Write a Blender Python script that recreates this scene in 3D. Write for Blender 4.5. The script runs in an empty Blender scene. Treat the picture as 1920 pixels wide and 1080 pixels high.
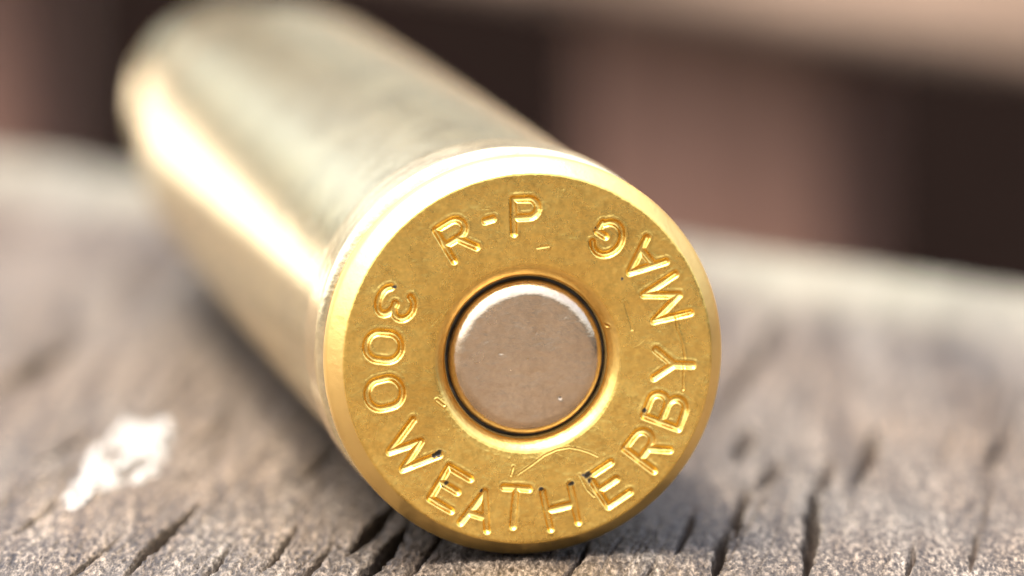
import bpy, math
import numpy as np

S = 0.001            # everything below is measured in millimetres
scene = bpy.context.scene
R = math.radians

# ------------------------------------------------------------------ camera
cam_d = bpy.data.cameras.new("camera")
cam = bpy.data.objects.new("camera", cam_d)
scene.collection.objects.link(cam)
cam.location = (-0.542 * S, -237.75 * S, 46.46 * S)
cam.rotation_euler = (R(90 - 8.917), 0, 0)
cam_d.sensor_width = 36.0
cam_d.lens = 36.0 * 13500 / 1920
cam_d.clip_start = 0.01
cam_d.clip_end = 500.0
cam_d.dof.use_dof = True
cam_d.dof.focus_distance = 0.2405
cam_d.dof.aperture_fstop = 34.0
scene.camera = cam

# ------------------------------------------------------------------ light
SUN_EL, SUN_AZ = 74.0, 248.0          # azimuth clockwise from +Y
world = bpy.data.worlds.new("World")
scene.world = world
world.use_nodes = True
wn = world.node_tree.nodes
bg = wn["Background"]
sky = wn.new("ShaderNodeTexSky")
sky.sky_type = 'NISHITA'
sky.sun_disc = False
sky.sun_elevation = R(SUN_EL)
sky.sun_rotation = R(SUN_AZ)
sky.air_density = 0.8
sky.dust_density = 9.0
sky.ozone_density = 0.3
world.node_tree.links.new(sky.outputs[0], bg.inputs[0])
bg.inputs[1].default_value = 0.15

sun_d = bpy.data.lights.new("sun", 'SUN')
sun_d.energy = 1.4
sun_d.angle = R(11.0)
sun_d.color = (1.0, 0.975, 0.94)
sun = bpy.data.objects.new("sun", sun_d)
scene.collection.objects.link(sun)
to_sun = (math.sin(R(SUN_AZ)) * math.cos(R(SUN_EL)), math.cos(R(SUN_AZ)) * math.cos(R(SUN_EL)), math.sin(R(SUN_EL)))
from mathutils import Vector
sun.rotation_euler = Vector(to_sun).to_track_quat('Z', 'Y').to_euler()
sun.location = (-0.3, -0.2, 0.6)

vs = scene.view_settings
vs.view_transform = 'Standard'
vs.look = 'None'
vs.exposure = 2.55
vs.gamma = 1.0
vs.use_curve_mapping = False

# ------------------------------------------------------------------ helpers
def tag(o, label=None, cat=None, group=None, kind=None):
    if label: o["label"] = label
    if cat: o["category"] = cat
    if group: o["group"] = group
    if kind: o["kind"] = kind
    return o

def mesh_obj(name, verts, quads, mat, parent=None, smooth=True, attrs=None):
    """verts (n,3) in mm, quads (m,4) or (m,3) int"""
    me = bpy.data.meshes.new(name)
    v = (np.asarray(verts, dtype=np.float64) * S).astype(np.float32)
    q = np.asarray(quads, dtype=np.int32)
    k = q.shape[1]
    me.vertices.add(len(v)); me.vertices.foreach_set("co", v.ravel())
    me.loops.add(q.size); me.loops.foreach_set("vertex_index", q.ravel())
    me.polygons.add(len(q))
    me.polygons.foreach_set("loop_start", np.arange(0, q.size, k, dtype=np.int32))
    me.polygons.foreach_set("use_smooth", np.full(len(q), smooth, dtype=bool))
    me.update(calc_edges=True)
    me.validate()
    for an, av in (attrs or {}).items():
        at = me.attributes.new(an, 'FLOAT', 'POINT')
        at.data.foreach_set("value", np.asarray(av, dtype=np.float32).ravel())
    me.materials.append(mat)
    o = bpy.data.objects.new(name, me)
    scene.collection.objects.link(o)
    if parent: o.parent = parent
    return o

def grid_quads(nr, nc, wrap=False, flip=False):
    i = np.arange(nr - 1)[:, None]
    j = np.arange(nc if wrap else nc - 1)[None, :]
    j2 = (j + 1) % nc
    a = i * nc + j; b = i * nc + j2; c = (i + 1) * nc + j2; d = (i + 1) * nc + j
    q = np.stack([a, b, c, d], -1).reshape(-1, 4)
    return q[:, ::-1] if flip else q

rng = np.random.default_rng(11)
TAB = rng.random((256, 256))
def vnoise(x, y, ox=0, oy=0):
    """smooth value noise in -1..1"""
    x = np.asarray(x) + 37.3 * ox + 1000; y = np.asarray(y) + 53.7 * oy + 1000
    xi = np.floor(x).astype(np.int64); yi = np.floor(y).astype(np.int64)
    fx = x - xi; fy = y - yi
    fx = fx * fx * (3 - 2 * fx); fy = fy * fy * (3 - 2 * fy)
    g = lambda a, b: TAB[(a + 17 * ox) & 255, (b + 29 * oy) & 255]
    return ((g(xi, yi) * (1 - fx) + g(xi + 1, yi) * fx) * (1 - fy) +
            (g(xi, yi + 1) * (1 - fx) + g(xi + 1, yi + 1) * fx) * fy) * 2 - 1

def smooth(t):
    t = np.clip(t, 0, 1); return t * t * (3 - 2 * t)

class NT:
    def __init__(self, name):
        self.m = bpy.data.materials.new(name); self.m.use_nodes = True
        self.t = self.m.node_tree; self.n = self.t.nodes
        self.b = self.n["Principled BSDF"]
        self.co = self.n.new("ShaderNodeTexCoord").outputs["Object"]
    def link(self, a, b): self.t.links.new(a, b)
    def mapping(self, scale, rot=(0, 0, 0), src=None):
        k = self.n.new("ShaderNodeMapping"); k.inputs["Scale"].default_value = scale
        k.inputs["Rotation"].default_value = rot
        self.link(src or self.co, k.inputs[0]); return k.outputs[0]
    def noise(self, vec, scale, detail=4, rough=0.55, dist=0.0):
        k = self.n.new("ShaderNodeTexNoise"); k.inputs["Scale"].default_value = scale
        k.inputs["Detail"].default_value = detail; k.inputs["Roughness"].default_value = rough
        k.inputs["Distortion"].default_value = dist
        self.link(vec, k.inputs["Vector"]); return k.outputs["Fac"]
    def ramp(self, fac, stops, interp='LINEAR'):
        k = self.n.new("ShaderNodeValToRGB"); k.color_ramp.interpolation = interp
        e = k.color_ramp.elements
        while len(e) < len(stops): e.new(0.5)
        for el, (p, c) in zip(e, stops):
            el.position = p; el.color = (*c, 1) if len(c) == 3 else c
        self.link(fac, k.inputs[0]); return k.outputs[0]
    def mix(self, fac, a, b, mode='MIX'):
        k = self.n.new("ShaderNodeMix"); k.data_type = 'RGBA'; k.blend_type = mode
        for s, v in ((k.inputs[0], fac), (k.inputs[6], a), (k.inputs[7], b)):
            if hasattr(v, 'is_output'): self.link(v, s)
            else: s.default_value = v if not isinstance(v, tuple) else (*v, 1)
        return k.outputs[2]
    def math(self, op, a, b=0.0):
        k = self.n.new("ShaderNodeMath"); k.operation = op
        for s, v in ((k.inputs[0], a), (k.inputs[1], b)):
            if hasattr(v, 'is_output'): self.link(v, s)
            else: s.default_value = v
        return k.outputs[0]
    def attr(self, name):
        k = self.n.new("ShaderNodeAttribute"); k.attribute_name = name; return k.outputs["Fac"]
    def bump(self, h, dist, strength=1.0, normal=None):
        k = self.n.new("ShaderNodeBump"); k.inputs["Distance"].default_value = dist
        k.inputs["Strength"].default_value = strength
        self.link(h, k.inputs["Height"])
        if normal: self.link(normal, k.inputs["Normal"])
        return k.outputs[0]

# ------------------------------------------------------------------ materials
def brass_material(name, base, tarnish, rough=0.3, mott=0.8):
    k = NT(name); b = k.b
    b.inputs["Metallic"].default_value = 1.0
    b.inputs["Specular Tint"].default_value = (1.0, 0.93, 0.80, 1)
    n1 = k.noise(k.co, 900, 5, 0.6)
    n2 = k.noise(k.co, 260, 4, 0.6, 0.4)
    col = k.mix(k.ramp(n2, [(0.36, (0, 0, 0)), (0.72, (1, 1, 1))]), base, tarnish)
    n3 = k.noise(k.co, 2600, 3, 0.7)
    col = k.mix(k.ramp(n3, [(0.5, (0, 0, 0)), (0.75, (mott, mott, mott))]), col, tuple(c * 0.62 for c in tarnish))
    n4 = k.noise(k.co, 6500, 2, 0.6)
    col = k.mix(0.5 * mott + 0.1, col, k.ramp(n4, [(0.3, (0.74, 0.68, 0.60)), (0.5, (1.03, 1.03, 1.03)), (0.7, (1.4, 1.4, 1.4))]), 'MULTIPLY')
    col = k.mix(k.attr("edge_glint"), col, (0.86, 0.57, 0.19))  # even tone on rim and chamfer, put in to strengthen their glint
    dirt_shade = k.attr("dirt_shade")  # real specks, and shade painted into recesses
    col = k.mix(dirt_shade, col, (0.03, 0.028, 0.025))
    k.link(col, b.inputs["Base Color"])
    k.link(k.math('SUBTRACT', 1.0, dirt_shade), b.inputs["Metallic"])
    r = k.math('MULTIPLY_ADD', n1, 0.18); k.n[-1].inputs[2].default_value = rough - 0.09
    r = k.math('ADD', r, k.math('MULTIPLY', k.attr("edge_glint"), 0.14))
    k.link(r, b.inputs["Roughness"])
    h = k.math('ADD', k.math('MULTIPLY', k.noise(k.co, 1500, 4, 0.6), 0.5), k.math('MULTIPLY', n3, 0.5))
    k.link(k.bump(h, 0.00005, 0.6), b.inputs["Normal"])
    return k.m

M_HEAD = brass_material("brass_head", (0.93, 0.61, 0.15), (0.82, 0.505, 0.11), 0.27, 0.45)
M_WALL = brass_material("brass_wall", (0.82, 0.73, 0.44), (0.66, 0.60, 0.38), 0.19, 0.35)
M_BELT = brass_material("brass_belt", (0.90, 0.75, 0.46), (0.82, 0.67, 0.38), 0.22, 0.4)
M_PRIMER = brass_material("nickel_primer", (0.70, 0.53, 0.345), (0.62, 0.46, 0.295), 0.25, 0.3)
M_CREVICE = brass_material("crevice_shade", (0.25, 0.17, 0.09), (0.14, 0.10, 0.06), 0.5)  # dark tone painting the crevice shade round the primer

def wood_material():
    k = NT("weathered_grey_wood"); b = k.b
    v = k.mapping((1, 0.045, 1), (0, 0, R(7.5)))
    g1 = k.noise(v, 420, 6, 0.65, 0.6)
    g2 = k.noise(v, 1900, 5, 0.7)
    blotch = k.noise(k.mapping((1, 0.35, 1), (0, 0, R(7.5))), 75, 4, 0.6)
    fine = k.noise(k.mapping((1, 0.19, 1), (0, 0, R(7.5))), 7000, 3, 0.75)
    col = k.ramp(g1, [(0.30, (0.017, 0.013, 0.010)), (0.5, (0.050, 0.046, 0.040)), (0.68, (0.103, 0.099, 0.088))])
    col = k.mix(k.ramp(blotch, [(0.35, (0, 0, 0)), (0.7, (1, 1, 1))]), col, (0.078, 0.060, 0.042))
    k.n[-1].inputs[0].default_value = 0.5
    col = k.mix(0.8, col, k.ramp(g2, [(0.3, (0.26, 0.22, 0.19)), (0.5, (0.62, 0.60, 0.59)), (0.72, (1.15, 1.12, 1.08))]), 'MULTIPLY')
    col = k.mix(1.0, col, k.ramp(fine, [(0.34, (0.12, 0.095, 0.08)), (0.5, (0.84, 0.82, 0.80)), (0.64, (2.6, 2.56, 2.5))]), 'MULTIPLY')
    # green lens fringe painted on the pale worn end arris, brown raw wood inside the splits
    col = k.mix(k.math('MULTIPLY', k.attr("end_fringe"), 0.45), col, (0.215, 0.22, 0.165))
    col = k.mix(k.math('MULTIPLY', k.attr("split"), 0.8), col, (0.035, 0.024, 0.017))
    k.link(col, b.inputs["Base Color"])
    b.inputs["Roughness"].default_value = 0.55
    b.inputs["Specular IOR Level"].default_value = 0.18
    h = k.math('ADD', k.math('MULTIPLY', fine, 0.7), k.math('MULTIPLY', g2, 0.6))
    k.link(k.bump(h, 0.00013, 0.9), b.inputs["Normal"])
    return k.m
M_WOOD = wood_material()

def plain_wood(name, c0, c1, scale=(1, 1, 0.08)):
    k = NT(name); b = k.b
    g = k.noise(k.mapping(scale), 350, 5, 0.6, 0.5)
    k.link(k.ramp(g, [(0.3, c0), (0.7, c1)]), b.inputs["Base Color"])
    b.inputs["Roughness"].default_value = 0.8
    b.inputs["Specular IOR Level"].default_value = 0.15
    k.link(k.bump(g, 0.0004, 0.6), b.inputs["Normal"])
    return k.m
M_RAIL = plain_wood("beige_rail_wood", (0.205, 0.140, 0.094), (0.26, 0.187, 0.133), (0.1, 0.1, 1))
M_RAIL_PALE = plain_wood("pale_rail_wood", (0.125, 0.118, 0.108), (0.17, 0.162, 0.15), (0.1, 0.1, 1))
M_SLAT = plain_wood("red_brown_slat_wood", (0.19, 0.100, 0.064), (0.26, 0.140, 0.092))
def soil():  # near-black colour stands in for shade in the gap behind the plank
    k = NT("shaded_soil")
    g = k.noise(k.co, 60, 6, 0.7)
    k.link(k.ramp(g, [(0.3, (0.0015, 0.001, 0.0008)), (0.7, (0.004, 0.0026, 0.0022))]), k.b.inputs["Base Color"])
    k.b.inputs["Roughness"].default_value = 1.0
    k.b.inputs["Specular IOR Level"].default_value = 0.0
    return k.m
M_SOIL = soil()
def crust():
    k = NT("white_crust")
    g = k.noise(k.co, 1800, 5, 0.7)
    k.link(k.ramp(g, [(0.3, (0.07, 0.065, 0.055)), (0.65, (0.22, 0.215, 0.20))]), k.b.inputs["Base Color"])
    k.b.inputs["Roughness"].default_value = 0.8
    k.link(k.bump(g, 0.00015, 0.8), k.b.inputs["Normal"])
    return k.m
M_CRUST = crust()

# ------------------------------------------------------------------ the plank
GR = 0.13                                  # grain: dx per dy
CRACKS = [  # x0, y0, x1, y1, half width, depth
    (-5.89, 2.5, -4.88, 9.36, 0.34, 1.8), (-5.43, -3.27, -4.36, 5.69, 0.34, 1.8),
    (-13.26, -1.9, -11.68, 8.66, 0.30, 0.9), (-17.39, 5.2, -16.54, 10.67, 0.2, 0.6),
    (-8.75, -1.26, -7.94, 5.88, 0.15, 0.6), (-7.38, -2.36, -6.67, 2.79, 0.15, 0.5),
    (-17.43, 18.76, -16.13, 24.62, 0.28, 0.7), (-19.97, 34.35, -18.25, 44.68, 0.5, 0.9),
    (-12.1, 22.71, -10.91, 27.48, 0.22, 0.5), (6.07, -2.82, 6.81, 5.39, 0.26, 1.3),
    (7.1, 4.71, 7.8, 12.73, 0.24, 1.0), (9.14, -1.9, 10.29, 13.76, 0.32, 1.4),
    (5.02, 1.55, 5.86, 8.66, 0.17, 0.7), (8.15, 13.04, 9.01, 18.54, 0.32, 0.8),
    (11.7, 15.13, 13.03, 24.62, 0.42, 0.9), (7.64, 19.41, 8.2, 25.19, 0.34, 0.9),
    (10.33, 13.24, 11.0, 19.08, 0.25, 0.6), (7.4, 29.81, 10.57, 52.74, 0.5, 0.8),
    (1.28, -3.09, 1.94, 2.12, 0.16, 0.8), (3.7, -3.73, 4.2, -0.52, 0.14, 0.5),
    (12.55, -3.27, 13.07, 2.31, 0.14, 0.4), (14.79, -1.44, 15.54, 6.18, 0.14, 0.4),
    (-15.25, -2.82, -14.08, 3.26, 0.14, 0.4), (-10.8, -3.27, -10.1, 1.36, 0.14, 0.5),
    (16.82, 18.54, 17.85, 25.19, 0.32, 0.6), (-8.13, 14.29, -6.79, 21.82, 0.2, 0.4),
]
_r = np.random.default_rng(5)
for _ in range(30):
    x0 = _r.uniform(-24, 24); y0 = _r.uniform(-8, 70); L = _r.uniform(7, 26)
    if -9 < x0 < 4 and y0 > 6: continue
    CRACKS.append((x0, y0, x0 + GR * L * _r.uniform(.7, 1.3), y0 + L, _r.uniform(.04, .085), _r.uniform(.12, .3)))

def wood_h(x, y):
    """height of the plank's top and how deep inside a split the point is"""
    g = x - GR * y + 0.25 * vnoise(x * 0.25, y * 0.06, 1)
    h = 0.09 * vnoise(g * 0.45, y * 0.02, 2) + 0.035 * vnoise(g * 1.4, y * 0.05, 3)
    h += 0.022 * vnoise(g * 4.2, y * 0.3, 4) + 0.025 * vnoise(g * 9, y * 1.4, 5)
    ln = vnoise(g * 2.6 + 0.3 * vnoise(g, y * 0.1, 16), y * 0.035, 17)
    h -= 0.16 * smooth((np.abs(ln) * -1 + 0.10) / 0.10) * smooth(vnoise(g * 0.8, y * 0.08, 18) * 1.4 + 0.3)
    n = vnoise(x * 5.5, y * 2.0, 6) + 0.9 * vnoise(x * 10, y * 3.5, 7)
    h += 0.020 * n
    h -= 0.10
    split = np.zeros_like(h)
    for (x0, y0, x1, y1, w, d) in CRACKS:
        ex, ey = 0.18 * (x1 - x0), 0.18 * (y1 - y0)                   # hairline run-outs at both ends
        x0, y0, x1, y1, w = x0 - ex, y0 - ey, x1 + ex, y1 + ey, w * 0.85
        m = (y > y0 - 0.8) & (y < y1 + 0.8) & (x > min(x0, x1) - 2) & (x < max(x0, x1) + 2)
        if not m.any(): continue
        xm, ym = x[m], y[m]
        t = (ym - y0) / (y1 - y0)
        cx = x0 + (x1 - x0) * t + 0.35 * w * vnoise(ym * 1.1, ym * 0 + x0, 8) + 0.5 * w * vnoise(ym * 0.35, ym * 0 + x0, 9)
        taper = np.clip(np.minimum(t + 0.03, 1.03 - t) * 2.6, 0, 1) ** 0.9
        ww = w * taper * (1 + 0.35 * vnoise(ym * 2.3, ym * 0 + x1, 10)) + 1e-6
        a = np.abs(xm - cx) / ww
        cut = smooth(1.15 - a) * taper
        h[m] = h[m] - d * cut - 0.05 * taper * np.exp(-(a / 2.5) ** 2)
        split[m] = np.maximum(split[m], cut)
    return h, split

def edge_y(x):
    return 81.8 - 0.92 * x + 0.8 * vnoise(x * 0.12, x * 0, 12) + 0.35 * vnoise(x * 0.6, x * 0, 13)

def build_plank():
    xs = np.concatenate([np.linspace(-300, -60, 40, endpoint=False), np.linspace(-60, -21, 70, endpoint=False), np.arange(-21, 21, 0.062), np.linspace(21, 55, 62)])
    y = [-170.0]
    while y[-1] < -12: y.append(y[-1] + max(0.3, (-9 - y[-1]) * 0.12))
    while y[-1] < 22: y.append(y[-1] + (0.3 if y[-1] < -6 else 0.105))
    st = 0.12
    while y[-1] < 57: y.append(y[-1] + st); st = min(0.5, st * 1.03)
    y0 = np.array(y)
    X, Y = np.meshgrid(xs, y0)
    # rows beyond y=20 fan out towards the skew cut end
    E = edge_y(xs)[None, :]
    t = np.clip((Y - 20) / (y0[-1] - 20), 0, 1)
    Y = np.where(Y > 20, 20 + (E - 20) * t, Y)
    Hh, sp = wood_h(X, Y)
    dist = (E - Y) * 0.74
    Hh = Hh - 2.2 * np.clip(1 - dist / 3.5, 0, 1) ** 2.2
    fringe = smooth(1.15 - dist / 16) * (0.75 + 0.35 * vnoise(X * 0.25, Y * 0.12, 14)) * smooth(dist / 0.5 + 0.4)
    rows = [np.stack([X, Y, Hh], -1)]
    SP = [sp]; FR = [fringe]
    last = rows[0][-1]
    nrm = np.array([0.67, 0.74, 0.0])
    for dz, out in ((-0.8, 0.5), (-2.5, 0.8), (-8, 0.9), (-16, 0.8), (-26, 0.7)):      # end-grain face
        r = last.copy(); r[:, 2] = last[:, 2] + dz + 0.0
        r += nrm * (out + 0.15 * vnoise(xs * 1.3, xs * 0 + dz, 15)[:, None])
        rows.append(r[None]); SP.append(np.zeros((1, len(xs)))); FR.append(np.zeros((1, len(xs))) + 0.15)
    r = last.copy(); r[:, 1] = -170; r[:, 2] = -28; rows.append(r[None])               # underside
    SP.append(np.zeros((1, len(xs)))); FR.append(np.zeros((1, len(xs))))
    f = rows[0][0].copy(); rows.append(f[None]); SP.append(sp[:1]); FR.append(fringe[:1])
    V = np.concatenate(rows, 0)
    nr, nc = V.shape[:2]
    o = mesh_obj("weathered_plank", V.reshape(-1, 3), grid_quads(nr, nc), M_WOOD,
                 attrs={"split": np.concatenate(SP, 0), "end_fringe": np.concatenate(FR, 0)})
    tag(o, "weathered grey wooden plank with dark splits that the brass case lies on", "plank")
build_plank()

# ------------------------------------------------------------------ behind the plank
def beam(name, p0, p1, thick, z0, z1, mat, bev=1.5, nseg=24, wob=0.25):
    """straight timber from p0 to p1 (front face line), going back by thick, from z0 to z1, rounded arrises"""
    p0 = np.array(p0, float); p1 = np.array(p1, float)
    d = (p1 - p0) / np.linalg.norm(p1 - p0)
    back = np.array([-d[1], d[0]])
    if back[1] < 0: back = -back
    prof = []
    for (cx, cz, a0) in ((bev, z0 + bev, 180), (thick - bev, z0 + bev, 270), (thick - bev, z1 - bev, 0), (bev, z1 - bev, 90)):
        for s in range(4):
            a = R(a0 + 30 * s); prof.append((cx + bev * math.cos(a), cz + bev * math.sin(a)))
    prof = np.array(prof)
    V = []
    for i in range(nseg + 1):
        q = p0 + (p1 - p0) * i / nseg
        for j, (bx, bz) in enumerate(prof):
            w = wob * float(vnoise(i * 0.9, j * 0.7, 21))
            pt = q + back * (bx + w); V.append((pt[0], pt[1], bz + w))
    n = len(prof)
    Q = grid_quads(nseg + 1, n, wrap=True)
    o = mesh_obj(name, V, Q, mat)
    import bmesh
    bm = bmesh.new(); bm.from_mesh(o.data); bm.verts.ensure_lookup_table()
    bm.faces.new([bm.verts[i] for i in range(n)]); bm.faces.new([bm.verts[nseg * n + i] for i in range(n)])
    bmesh.ops.recalc_face_normals(bm, faces=bm.faces); bm.to_mesh(o.data); bm.free()
    return o

RD = np.array([33.6, -49.8]); RD /= np.linalg.norm(RD)      # the rail runs along this
RN = np.array([-RD[1], RD[0]])                              # away from the camera
RC = np.array([15.2, 152.7])
fence = bpy.data.objects.new("wooden_fence", None)
scene.collection.objects.link(fence)
tag(fence, "blurred wooden fence behind the plank, beige rail over red-brown upright slats", "fence")
rail = beam("rail", RC - RD * 185, RC + RD * 120, 22, -1.4, 13, M_RAIL, 2.0, 60)
rail.parent = fence
rail["label"] = "beige lower rail"
upper = beam("rail", RC - RD * 185, RC + RD * 120, 22, 40.0, 75.0, M_RAIL_PALE, 2.0, 60)
upper.parent = fence
for tt in (-170, 105):
    q = RC + RD * tt + RN * 22.5
    post = beam("post", q - RD * 12, q + RD * 12, 24, -160, 90, M_RAIL, 2.0, 6)
    post.parent = fence

for t0, t1 in ((-39.9, -15.0), (-147.9, -108.9)):            # two upright slats, 13 mm behind the rail's front
    sl = beam("slat", RC + RN * 13.0 + RD * t0, RC + RN * 13.0 + RD * t1, 4, -160, -1.8, M_SLAT, 1.2, 8, 0.1)
    sl.parent = fence

gv = [(-60000, -60000, -161), (60000, -60000, -161), (60000, 60000, -161), (-60000, 60000, -161)]
tag(mesh_obj("ground", gv, [(0, 1, 2, 3)], M_SOIL), kind="structure")

pv = [(-250, 450, -160), (-60000, 450, -160), (-60000, 60000, -160), (-9000, 60000, -160)]  # unseen pale ground added to brighten the reflection on the brass's left flank
M_REFLECTOR = plain_wood("pale_reflector", (0.34, 0.32, 0.29), (0.44, 0.42, 0.39), (1, 1, 1))
tag(mesh_obj("reflector_ground", pv, [(3, 2, 1, 0)], M_REFLECTOR), kind="structure")

# ------------------------------------------------------------------ white crust on the wood
def build_crust():
    outline = [(-16.4, 10.2), (-16.2, 14), (-15.95, 18.5), (-15.4, 24.5), (-14.5, 27.5), (-13.4, 28.5), (-12.9, 24.5),
               (-12.85, 20.0), (-13.3, 14.9), (-14.2, 13.3), (-15.0, 11.6), (-15.5, 9.2), (-16.1, 8.6)]
    P = np.array(outline); c = np.array([-14.7, 18.0])
    n = 180; seg = np.linspace(0, len(P), n, endpoint=False)
    i0 = seg.astype(int); fr = seg - i0
    O = P[i0] * (1 - fr[:, None]) + P[(i0 + 1) % len(P)] * fr[:, None]
    O = O + 0.16 * np.stack([1.5 * vnoise(seg * 4, seg * 0, 31), 5 * vnoise(seg * 4, seg * 0, 32)], -1)
    nr = 46
    rr = np.linspace(0.02, 1, nr)
    XY = c + (O - c)[None] * rr[:, None, None]
    X, Y = XY[..., 0], XY[..., 1]
    h, sp = wood_h(X, Y)
    prof = smooth((1 - rr) / 0.22)[:, None]
    th = 0.36 * prof * (0.2 + 0.7 * vnoise(X * 1.6, Y * 0.4, 33) + 0.55 * vnoise(X * 3.5, Y * 1.0, 34)) + 0.08 * vnoise(X * 7, Y * 2.5, 35)
    # the slit through its near half
    a = np.abs((X + 14.0) - 0.10 * (Y - 16.5) * 2.6) / 0.22
    th -= 0.55 * smooth(1.2 - a) * smooth((Y - 14.2) / 0.7) * smooth((18.8 - Y) / 0.7)
    Z = h + np.where(prof > 0, th, 0) - 0.12 * (1 - prof) + 0.02
    bot = np.stack([X[-1], Y[-1], Z[-1] - 0.4], -1)
    V = np.concatenate([np.stack([X, Y, Z], -1), bot[None]], 0)
    o = mesh_obj("lichen_crust", V.reshape(-1, 3), grid_quads(nr + 1, n, wrap=True, flip=False), M_CRUST)
    tag(o, "small bright white crusty patch on the grey plank left of the case", "crust")
build_crust()

# ------------------------------------------------------------------ the cartridge case
PSI, TIL = R(10.2), R(0.45)
H0 = np.array([0, 0, 6.75])
AX = np.array([-math.sin(PSI) * math.cos(TIL), math.cos(PSI) * math.cos(TIL), -math.sin(TIL)])
U = np.cross(AX, [0, 0, 1]); U /= np.linalg.norm(U)
W = np.cross(U, AX)
def place(x, y, s):
    x = np.asarray(x)[..., None]; y = np.asarray(y)[..., None]; s = np.asarray(s)[..., None]
    return H0 + U * x + W * y + AX * s

def arc(cx, cy, rx, ry, a0, a1, n=14):
    a = np.radians(np.linspace(a0, a1, n)); return [(cx + rx * math.cos(t), cy + ry * math.sin(t)) for t in a]
# strokes in a box 1 wide, 1 high, centred
GL = {
    '3': [arc(-.03, .235, .40, .265, 165, -90) + arc(-.03, -.25, .46, .25, 90, -165)],
    '0': [arc(0, .13, .5, .37, 0, 180) + arc(0, -.13, .5, .37, 180, 360) + [(.5, .13)]],
    'W': [[(-.5, .5), (-.25, -.5), (0, .32), (.25, -.5), (.5, .5)]],
    'E': [[(.46, .5), (-.46, .5), (-.46, -.5), (.46, -.5)], [(-.46, .02), (.30, .02)]],
    'A': [[(-.5, -.5), (0, .5), (.5, -.5)], [(-.32, -.17), (.32, -.17)]],
    'T': [[(-.5, .5), (.5, .5)], [(0, .5), (0, -.5)]],
    'H': [[(-.48, .5), (-.48, -.5)], [(.48, .5), (.48, -.5)], [(-.48, .0), (.48, .0)]],
    'R': [[(-.44, -.5), (-.44, .5)] + [(.1, .5)] + arc(.14, .245, .34, .255, 90, -90, 10) + [(-.44, -.01)], [(.05, -.01), (.46, -.5)]],
    'P': [[(-.44, -.5), (-.44, .5)] + [(.1, .5)] + arc(.14, .23, .34, .27, 90, -90, 10) + [(-.44, -.04)]],
    'B': [[(-.44, -.5), (-.44, .5)] + [(.12, .5)] + arc(.14, .255, .30, .245, 90, -90, 10) + [(-.44, .01)],
          [(.12, .01)] + arc(.14, -.245, .36, .255, 90, -90, 10) + [(-.44, -.5)]],
    'Y': [[(-.5, .5), (0, .0), (.5, .5)], [(0, .0), (0, -.5)]],
    'M': [[(-.5, -.5), (-.34, .5), (0, -.38), (.34, .5), (.5, -.5)]],
    'G': [arc(0, .0, .48, .5, 40, 320, 22) + [(.44, -.32), (.44, -.02), (.1, -.02)]],
    '-': [[(-.5, 0), (.5, 0)]],
}
# char, angle, radius, height, width, inward-topped, depth, tilt
STAMP = [('R', 120.6, 4.80, 1.22, 0.98, 0, .15, 0), ('-', 105.6, 4.92, .3, 0.26, 0, .13, 0), ('P', 91.1, 4.84, 1.15, 0.90, 0, .12, 0),
         ('3', 156.4, 4.90, 1.22, 1.02, 1, .15, 0), ('0', 173.4, 4.93, 1.20, 0.94, 1, .15, 0), ('0', -168.2, 4.97, 1.20, 0.98, 1, .15, 0),
         ('W', -143.7, 4.94, 1.28, 1.50, 1, .15, 0), ('E', -121.7, 5.07, 1.25, 0.92, 1, .15, 0), ('A', -108.3, 5.32, 1.22, 0.95, 1, .12, 0),
         ('T', -95.3, 5.04, 1.30, 0.85, 1, .11, 0), ('H', -77.8, 5.19, 1.28, 1.00, 1, .12, 0), ('E', -57.4, 5.16, 1.22, 0.95, 1, .15, 0),
         ('R', -38.2, 5.17, 1.28, 0.98, 1, .14, 0), ('B', -21.7, 5.06, 1.28, 1.00, 1, .14, 0), ('Y', -3.8, 4.98, 1.28, 0.96, 1, .12, 0),
         ('M', 21.5, 5.05, 1.25, 1.42, 1, .15, 0), ('A', 39.4, 5.06, 1.18, 1.05, 1, .13, 0), ('G', 56.0, 4.83, 1.15, 0.98, 1, .15, 0)]

def seg_dist(px, py, pl):
    d = np.full(px.shape, 9.0)
    for (x0, y0), (x1, y1) in zip(pl[:-1], pl[1:]):
        vx, vy = x1 - x0, y1 - y0; L2 = vx * vx + vy * vy + 1e-12
        t = np.clip(((px - x0) * vx + (py - y0) * vy) / L2, 0, 1)
        d = np.minimum(d, np.hypot(px - x0 - t * vx, py - y0 - t * vy))
    return d

SCRATCH = [  # polyline in face mm, half width, depth
    ([(-0.37, -3.92), (.1, -3.62), (.55, -3.3), (.98, -3.12), (1.4, -3.06), (1.75, -3.13), (2.1, -3.25), (2.38, -3.39)], .03, .010),
    ([(5.02, 1.35), (5.1, .8), (5.28, .3), (5.35, -.1), (5.3, -.75), (5.3, -1.2)], .04, .03),
    ([(1.75, -4.0), (2.0, -4.5), (2.25, -4.75)], .035, .02), ([(-3.1, -1.3), (-2.85, -1.5)], .04, .03),
    ([(-3.5, 1.0), (-2.6, 1.9)], .025, .006), ([(2.5, 1.1), (2.75, 1.0)], .06, .05), ([(-.6, -3.95), (-.5, -3.65)], .03, .02),
    ([(.3, 3.75), (.7, 3.80)], .06, .012), ([(3.3, 1.8), (3.55, .9)], .06, .012),
]
_s = np.random.default_rng(8)
for _ in range(60):
    a = _s.uniform(0, 6.283); rr = _s.uniform(3.0, 6.0); L = _s.uniform(.15, 1.3); b = _s.uniform(0, 6.283)
    x0, y0 = rr * math.cos(a), rr * math.sin(a)
    SCRATCH.append(([(x0, y0), (x0 + .5 * L * math.cos(b), y0 + .5 * L * math.sin(b)), (x0 + L * math.cos(b + .2), y0 + L * math.sin(b + .2))], 0.018, _s.uniform(.0015, .0045)))
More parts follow.
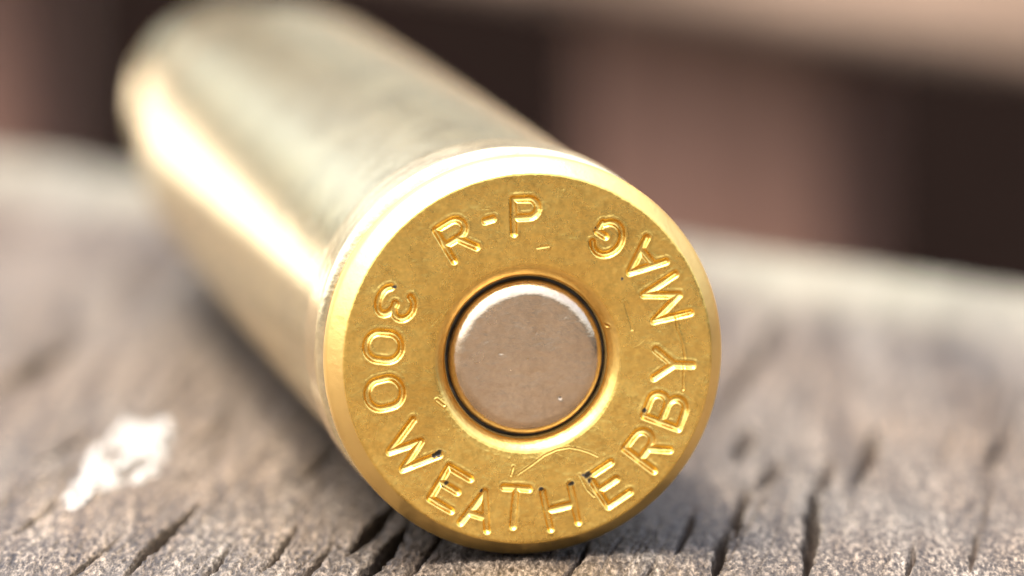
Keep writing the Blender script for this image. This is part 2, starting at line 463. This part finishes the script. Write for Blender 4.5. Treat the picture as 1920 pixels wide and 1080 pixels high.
DIRT = [(-3.05, -3.12, .16), (-3.2, -3.2, .12), (-2.78, -4.12, .13), (.44, -4.42, .12), (1.50, -4.28, .13), (2.02, -4.02, .20), (2.1, -4.2, .12),
        (-4.5, 2.56, .10), (3.99, -1.87, .12), (2.3, 4.36, .07), (3.2, 2.64, .08), (-1.6, -4.42, .07)]

def face_relief(x, y):
    """stamped letters, scratches and dings; positive goes into the metal"""
    dep = np.zeros_like(x); lip = np.zeros_like(x); dirt_shade = np.zeros_like(x)
    for ch, ang, rad, hh, ww, inward, dp, tl in STAMP:
        a = R(ang); cx, cy = rad * math.cos(a), rad * math.sin(a)
        er = np.array([math.cos(a), math.sin(a)]); et = np.array([-math.sin(a), math.cos(a)])
        up, rt = (-er, et) if inward else (er, -et)
        m = np.hypot(x - cx, y - cy) < 1.5
        lx = (x[m] - cx) * rt[0] + (y[m] - cy) * rt[1]; ly = (x[m] - cx) * up[0] + (y[m] - cy) * up[1]
        d = np.full(lx.shape, 9.0)
        for pl in GL[ch]:
            d = np.minimum(d, seg_dist(lx, ly, [(px * ww, py * hh) for px, py in pl]))
        hw = 0.148
        q = np.maximum(hw - d, 0) * 1.3
        q = q * q / (q + .012)
        D = dp * (0.88 + 0.25 * vnoise(lx * 1.5, ly * 1.5, 47))
        g = D * (1 - np.exp(-(q / D) ** 1.6 * 1.5))                    # steep flanks, soft flat floor
        dep[m] = np.maximum(dep[m], g)
        lip[m] = np.maximum(lip[m], 0.008 * np.exp(-((d - hw - .03) / .05) ** 2))
    for pl, hw, dp in SCRATCH:
        p = np.array(pl); m = (x > p[:, 0].min() - .2) & (x < p[:, 0].max() + .2) & (y > p[:, 1].min() - .2) & (y < p[:, 1].max() + .2)
        d = seg_dist(x[m], y[m], pl)
        dep[m] += dp * smooth((hw - d) / hw)
        lip[m] += dp * 0.45 * np.exp(-((d - hw - .015) / .03) ** 2)
    for dx, dy, r in DIRT:
        d = np.hypot(x - dx, y - dy) * (1 + 0.4 * vnoise(x * 9, y * 9, 41))
        dirt_shade = np.maximum(dirt_shade, smooth((r - d) / (r * 0.5)))
    # grime lodged in the bottoms of the strokes, patchy
    grime = smooth((dep - .07) / .04) * smooth(vnoise(x * 1.7, y * 1.7, 48) * 1.2 + .1) * (0.35 + 0.3 * vnoise(x * 7, y * 7, 49))
    dirt_shade = np.clip(np.maximum(dirt_shade, 0.55 * grime), 0, 1)
    wav = 0.012 * vnoise(x * 0.9, y * 0.9, 42) + 0.006 * vnoise(x * 2.6, y * 2.6, 43) + 0.0025 * vnoise(x * 8, y * 8, 44)
    return dep - lip + wav, dirt_shade

root = bpy.data.objects.new("cartridge_case", None)
root.empty_display_size = 0.005
scene.collection.objects.link(root)
tag(root, "spent brass rifle cartridge case lying on grey plank with stamped head facing out", "cartridge case")

def lathe_pts(profile, n):
    th = np.linspace(0, 2 * math.pi, n, endpoint=False)
    p = np.array(profile)
    r = p[:, 0][:, None]; s = p[:, 1][:, None]
    x = r * np.cos(th)[None]; y = r * np.sin(th)[None]
    return x, y, np.broadcast_to(s, x.shape).copy()

def dense(prof, step):
    out = []
    for (a, b) in zip(prof[:-1], prof[1:]):
        n = max(1, int(math.ceil(math.hypot(b[0] - a[0], b[1] - a[1]) / step)))
        for i in range(n): out.append((a[0] + (b[0] - a[0]) * i / n, a[1] + (b[1] - a[1]) * i / n))
    out.append(prof[-1]); return out

def build_head():
    prof = [(0.4, 3.0), (2.74, 3.0), (2.74, 0.50)]
    prof += [(2.755, .50), (2.78, .42), (2.83, .345), (2.94, .225), (3.05, .125), (3.13, .075), (3.22, .048), (3.4, .03), (3.8, .012), (4.3, 0.0)]
    flat = [(r, 0.0) for r in np.arange(4.32, 6.18, 0.02)]
    outer = [(6.19, .0), (6.23, .004), (6.27, .02), (6.31, .06), (6.40, .17), (6.52, .32), (6.62, .45), (6.69, .55), (6.735, .64), (6.755, .74),
             (6.755, 1.2), (6.735, 1.32), (6.66, 1.40), (6.3, 1.55), (6.2, 1.8), (6.2, 2.4), (6.45, 3.05)]
    prof = dense(prof[:3], .4) + dense(prof[3:], .022) + flat + dense(outer[:10], .03) + outer[10:]
    x, y, s = lathe_pts(prof, 1500)
    r = np.hypot(x, y)
    onf = (r > 2.78) & (s < 0.5)
    rel, dirt_shade = face_relief(x, y)
    fade = smooth((r - 2.78) / .25) * smooth((6.4 - r) / .15)
    s = s + np.where(onf, rel * fade, 0)
    # nicks along the edge of the rim, lathe marks on its side
    th = np.arctan2(y, x)
    edge = np.exp(-((r - 6.45) / .2) ** 2) * (s < 1)
    nick = 0.03 * np.clip(vnoise(th * 9, r * 2, 45) - .35, 0, 1) + 0.015 * vnoise(th * 3.2, r, 46)
    s = s + edge * nick
    V = place(x, y, s)
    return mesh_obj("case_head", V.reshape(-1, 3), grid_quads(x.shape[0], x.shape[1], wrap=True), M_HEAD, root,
                    attrs={"dirt_shade": np.maximum(np.maximum(dirt_shade, (0.62 + 0.35 * vnoise(np.arctan2(y, x) * 2.2, r, 50)) * (r < 2.80) * smooth((s - .42) / .1)), 0.6 * (s > 1.33) * (r > 3)), "edge_glint": smooth((r - 6.24) / .08) * (s < 1.35) + 0.4 * smooth((3.2 - r) / .12) * (s < .5)})  # dirt specks, plus shade painted into the pocket wall and extractor groove
build_head()

def build_belt():
    prof = [(6.30, 2.95), (6.60, 3.02), (6.70, 3.06), (6.745, 3.13), (6.755, 3.25), (6.755, 5.3), (6.745, 5.42), (6.70, 5.52), (6.62, 5.58), (6.40, 5.62)]
    x, y, s = lathe_pts(dense(prof, .12), 512)
    th = np.arctan2(y, x)
    k = 1 + 0.0006 * vnoise(th * 6, s * 5, 51)
    return mesh_obj("belt", place(x * k, y * k, s).reshape(-1, 3), grid_quads(x.shape[0], 512, wrap=True), M_BELT, root, attrs={"dirt_shade": np.zeros(x.size)})
build_belt()

def build_wall():
    prof = [(6.40, 5.56), (6.515, 5.60), (6.50, 8)]
    prof += [(6.515 - (s - 5.6) / 52.0 * .235 - .36 * max(0, (s - 12) / 42) ** 2, s) for s in np.arange(9, 54.3, 1.2)]
    # doubly curved shoulder (a small radius each way), neck, mouth, inside
    prof += [(5.90, 54.9), (5.86, 55.8), (5.79, 56.8), (5.68, 57.8), (5.52, 58.9), (5.32, 60.0), (5.0, 60.9), (4.7, 61.5), (4.5, 62.1), (4.36, 62.8), (4.29, 63.6), (4.27, 64.5),
             (4.27, 71.5), (4.2, 71.75), (4.05, 71.75), (3.95, 71.5), (3.93, 64), (4.2, 62.5), (5.2, 59), (5.5, 57), (5.6, 20), (4.5, 8), (3.0, 7)]
    x, y, s = lathe_pts(dense(prof, .8), 384)
    th = np.arctan2(y, x)
    k = 1 + 0.0010 * vnoise(th * 2.2, s * 0.12, 52) + 0.0005 * vnoise(th * 5, s * 0.5, 53)
    return mesh_obj("case_wall", place(x * k, y * k, s).reshape(-1, 3), grid_quads(x.shape[0], 384, wrap=True), M_WALL, root, attrs={"dirt_shade": np.zeros(x.size)})
build_wall()

def build_primer():
    prof = [(r, .08) for r in np.linspace(0.02, 2.12, 40)]
    prof += [(2.12 + .51 * math.sin(a), .08 + .52 * (1 - math.cos(a))) for a in np.linspace(.08, math.pi / 2, 16)] + [(2.63, .8), (2.63, 2.8)]
    x, y, s = lathe_pts(prof, 300)
    r = np.hypot(x, y)
    s = s + (0.010 * vnoise(x * 1.1, y * 1.1, 61) + 0.004 * vnoise(x * 4, y * 4, 62) + 0.035 * (r / 2.6) ** 2 - 0.02) * (s < .6)
    for dx, dy, rr, dp in ((1.1, -1.35, .09, .05), (-.9, .2, .05, .02), (.3, .9, .04, .02), (-1.4, .9, .05, .02)):
        s = s + dp * smooth((rr - np.hypot(x - dx, y - dy)) / rr) * (s < .6)
    dirt_shade = smooth((.08 - np.hypot(x - 1.1, y + 1.35)) / .05) * .8
    o = mesh_obj("primer", place(x, y, s).reshape(-1, 3), grid_quads(x.shape[0], 300, wrap=True), M_PRIMER, root, attrs={"dirt_shade": dirt_shade})
    o["label"] = "dull grey nickel primer cup in the centre of the brass head"
    # dark ring painting the shade in the crevice between primer and pocket
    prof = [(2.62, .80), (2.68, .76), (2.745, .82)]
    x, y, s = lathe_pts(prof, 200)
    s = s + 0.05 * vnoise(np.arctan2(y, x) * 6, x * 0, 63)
    g = mesh_obj("crevice_shade_ring", place(x, y, s).reshape(-1, 3), grid_quads(3, 200, wrap=True), M_CREVICE, o, attrs={"dirt_shade": np.full(x.size, 0.9)})
build_primer()

# keep every part's origin at the head, under the thing's own base
root.location = (0, 0, 0)
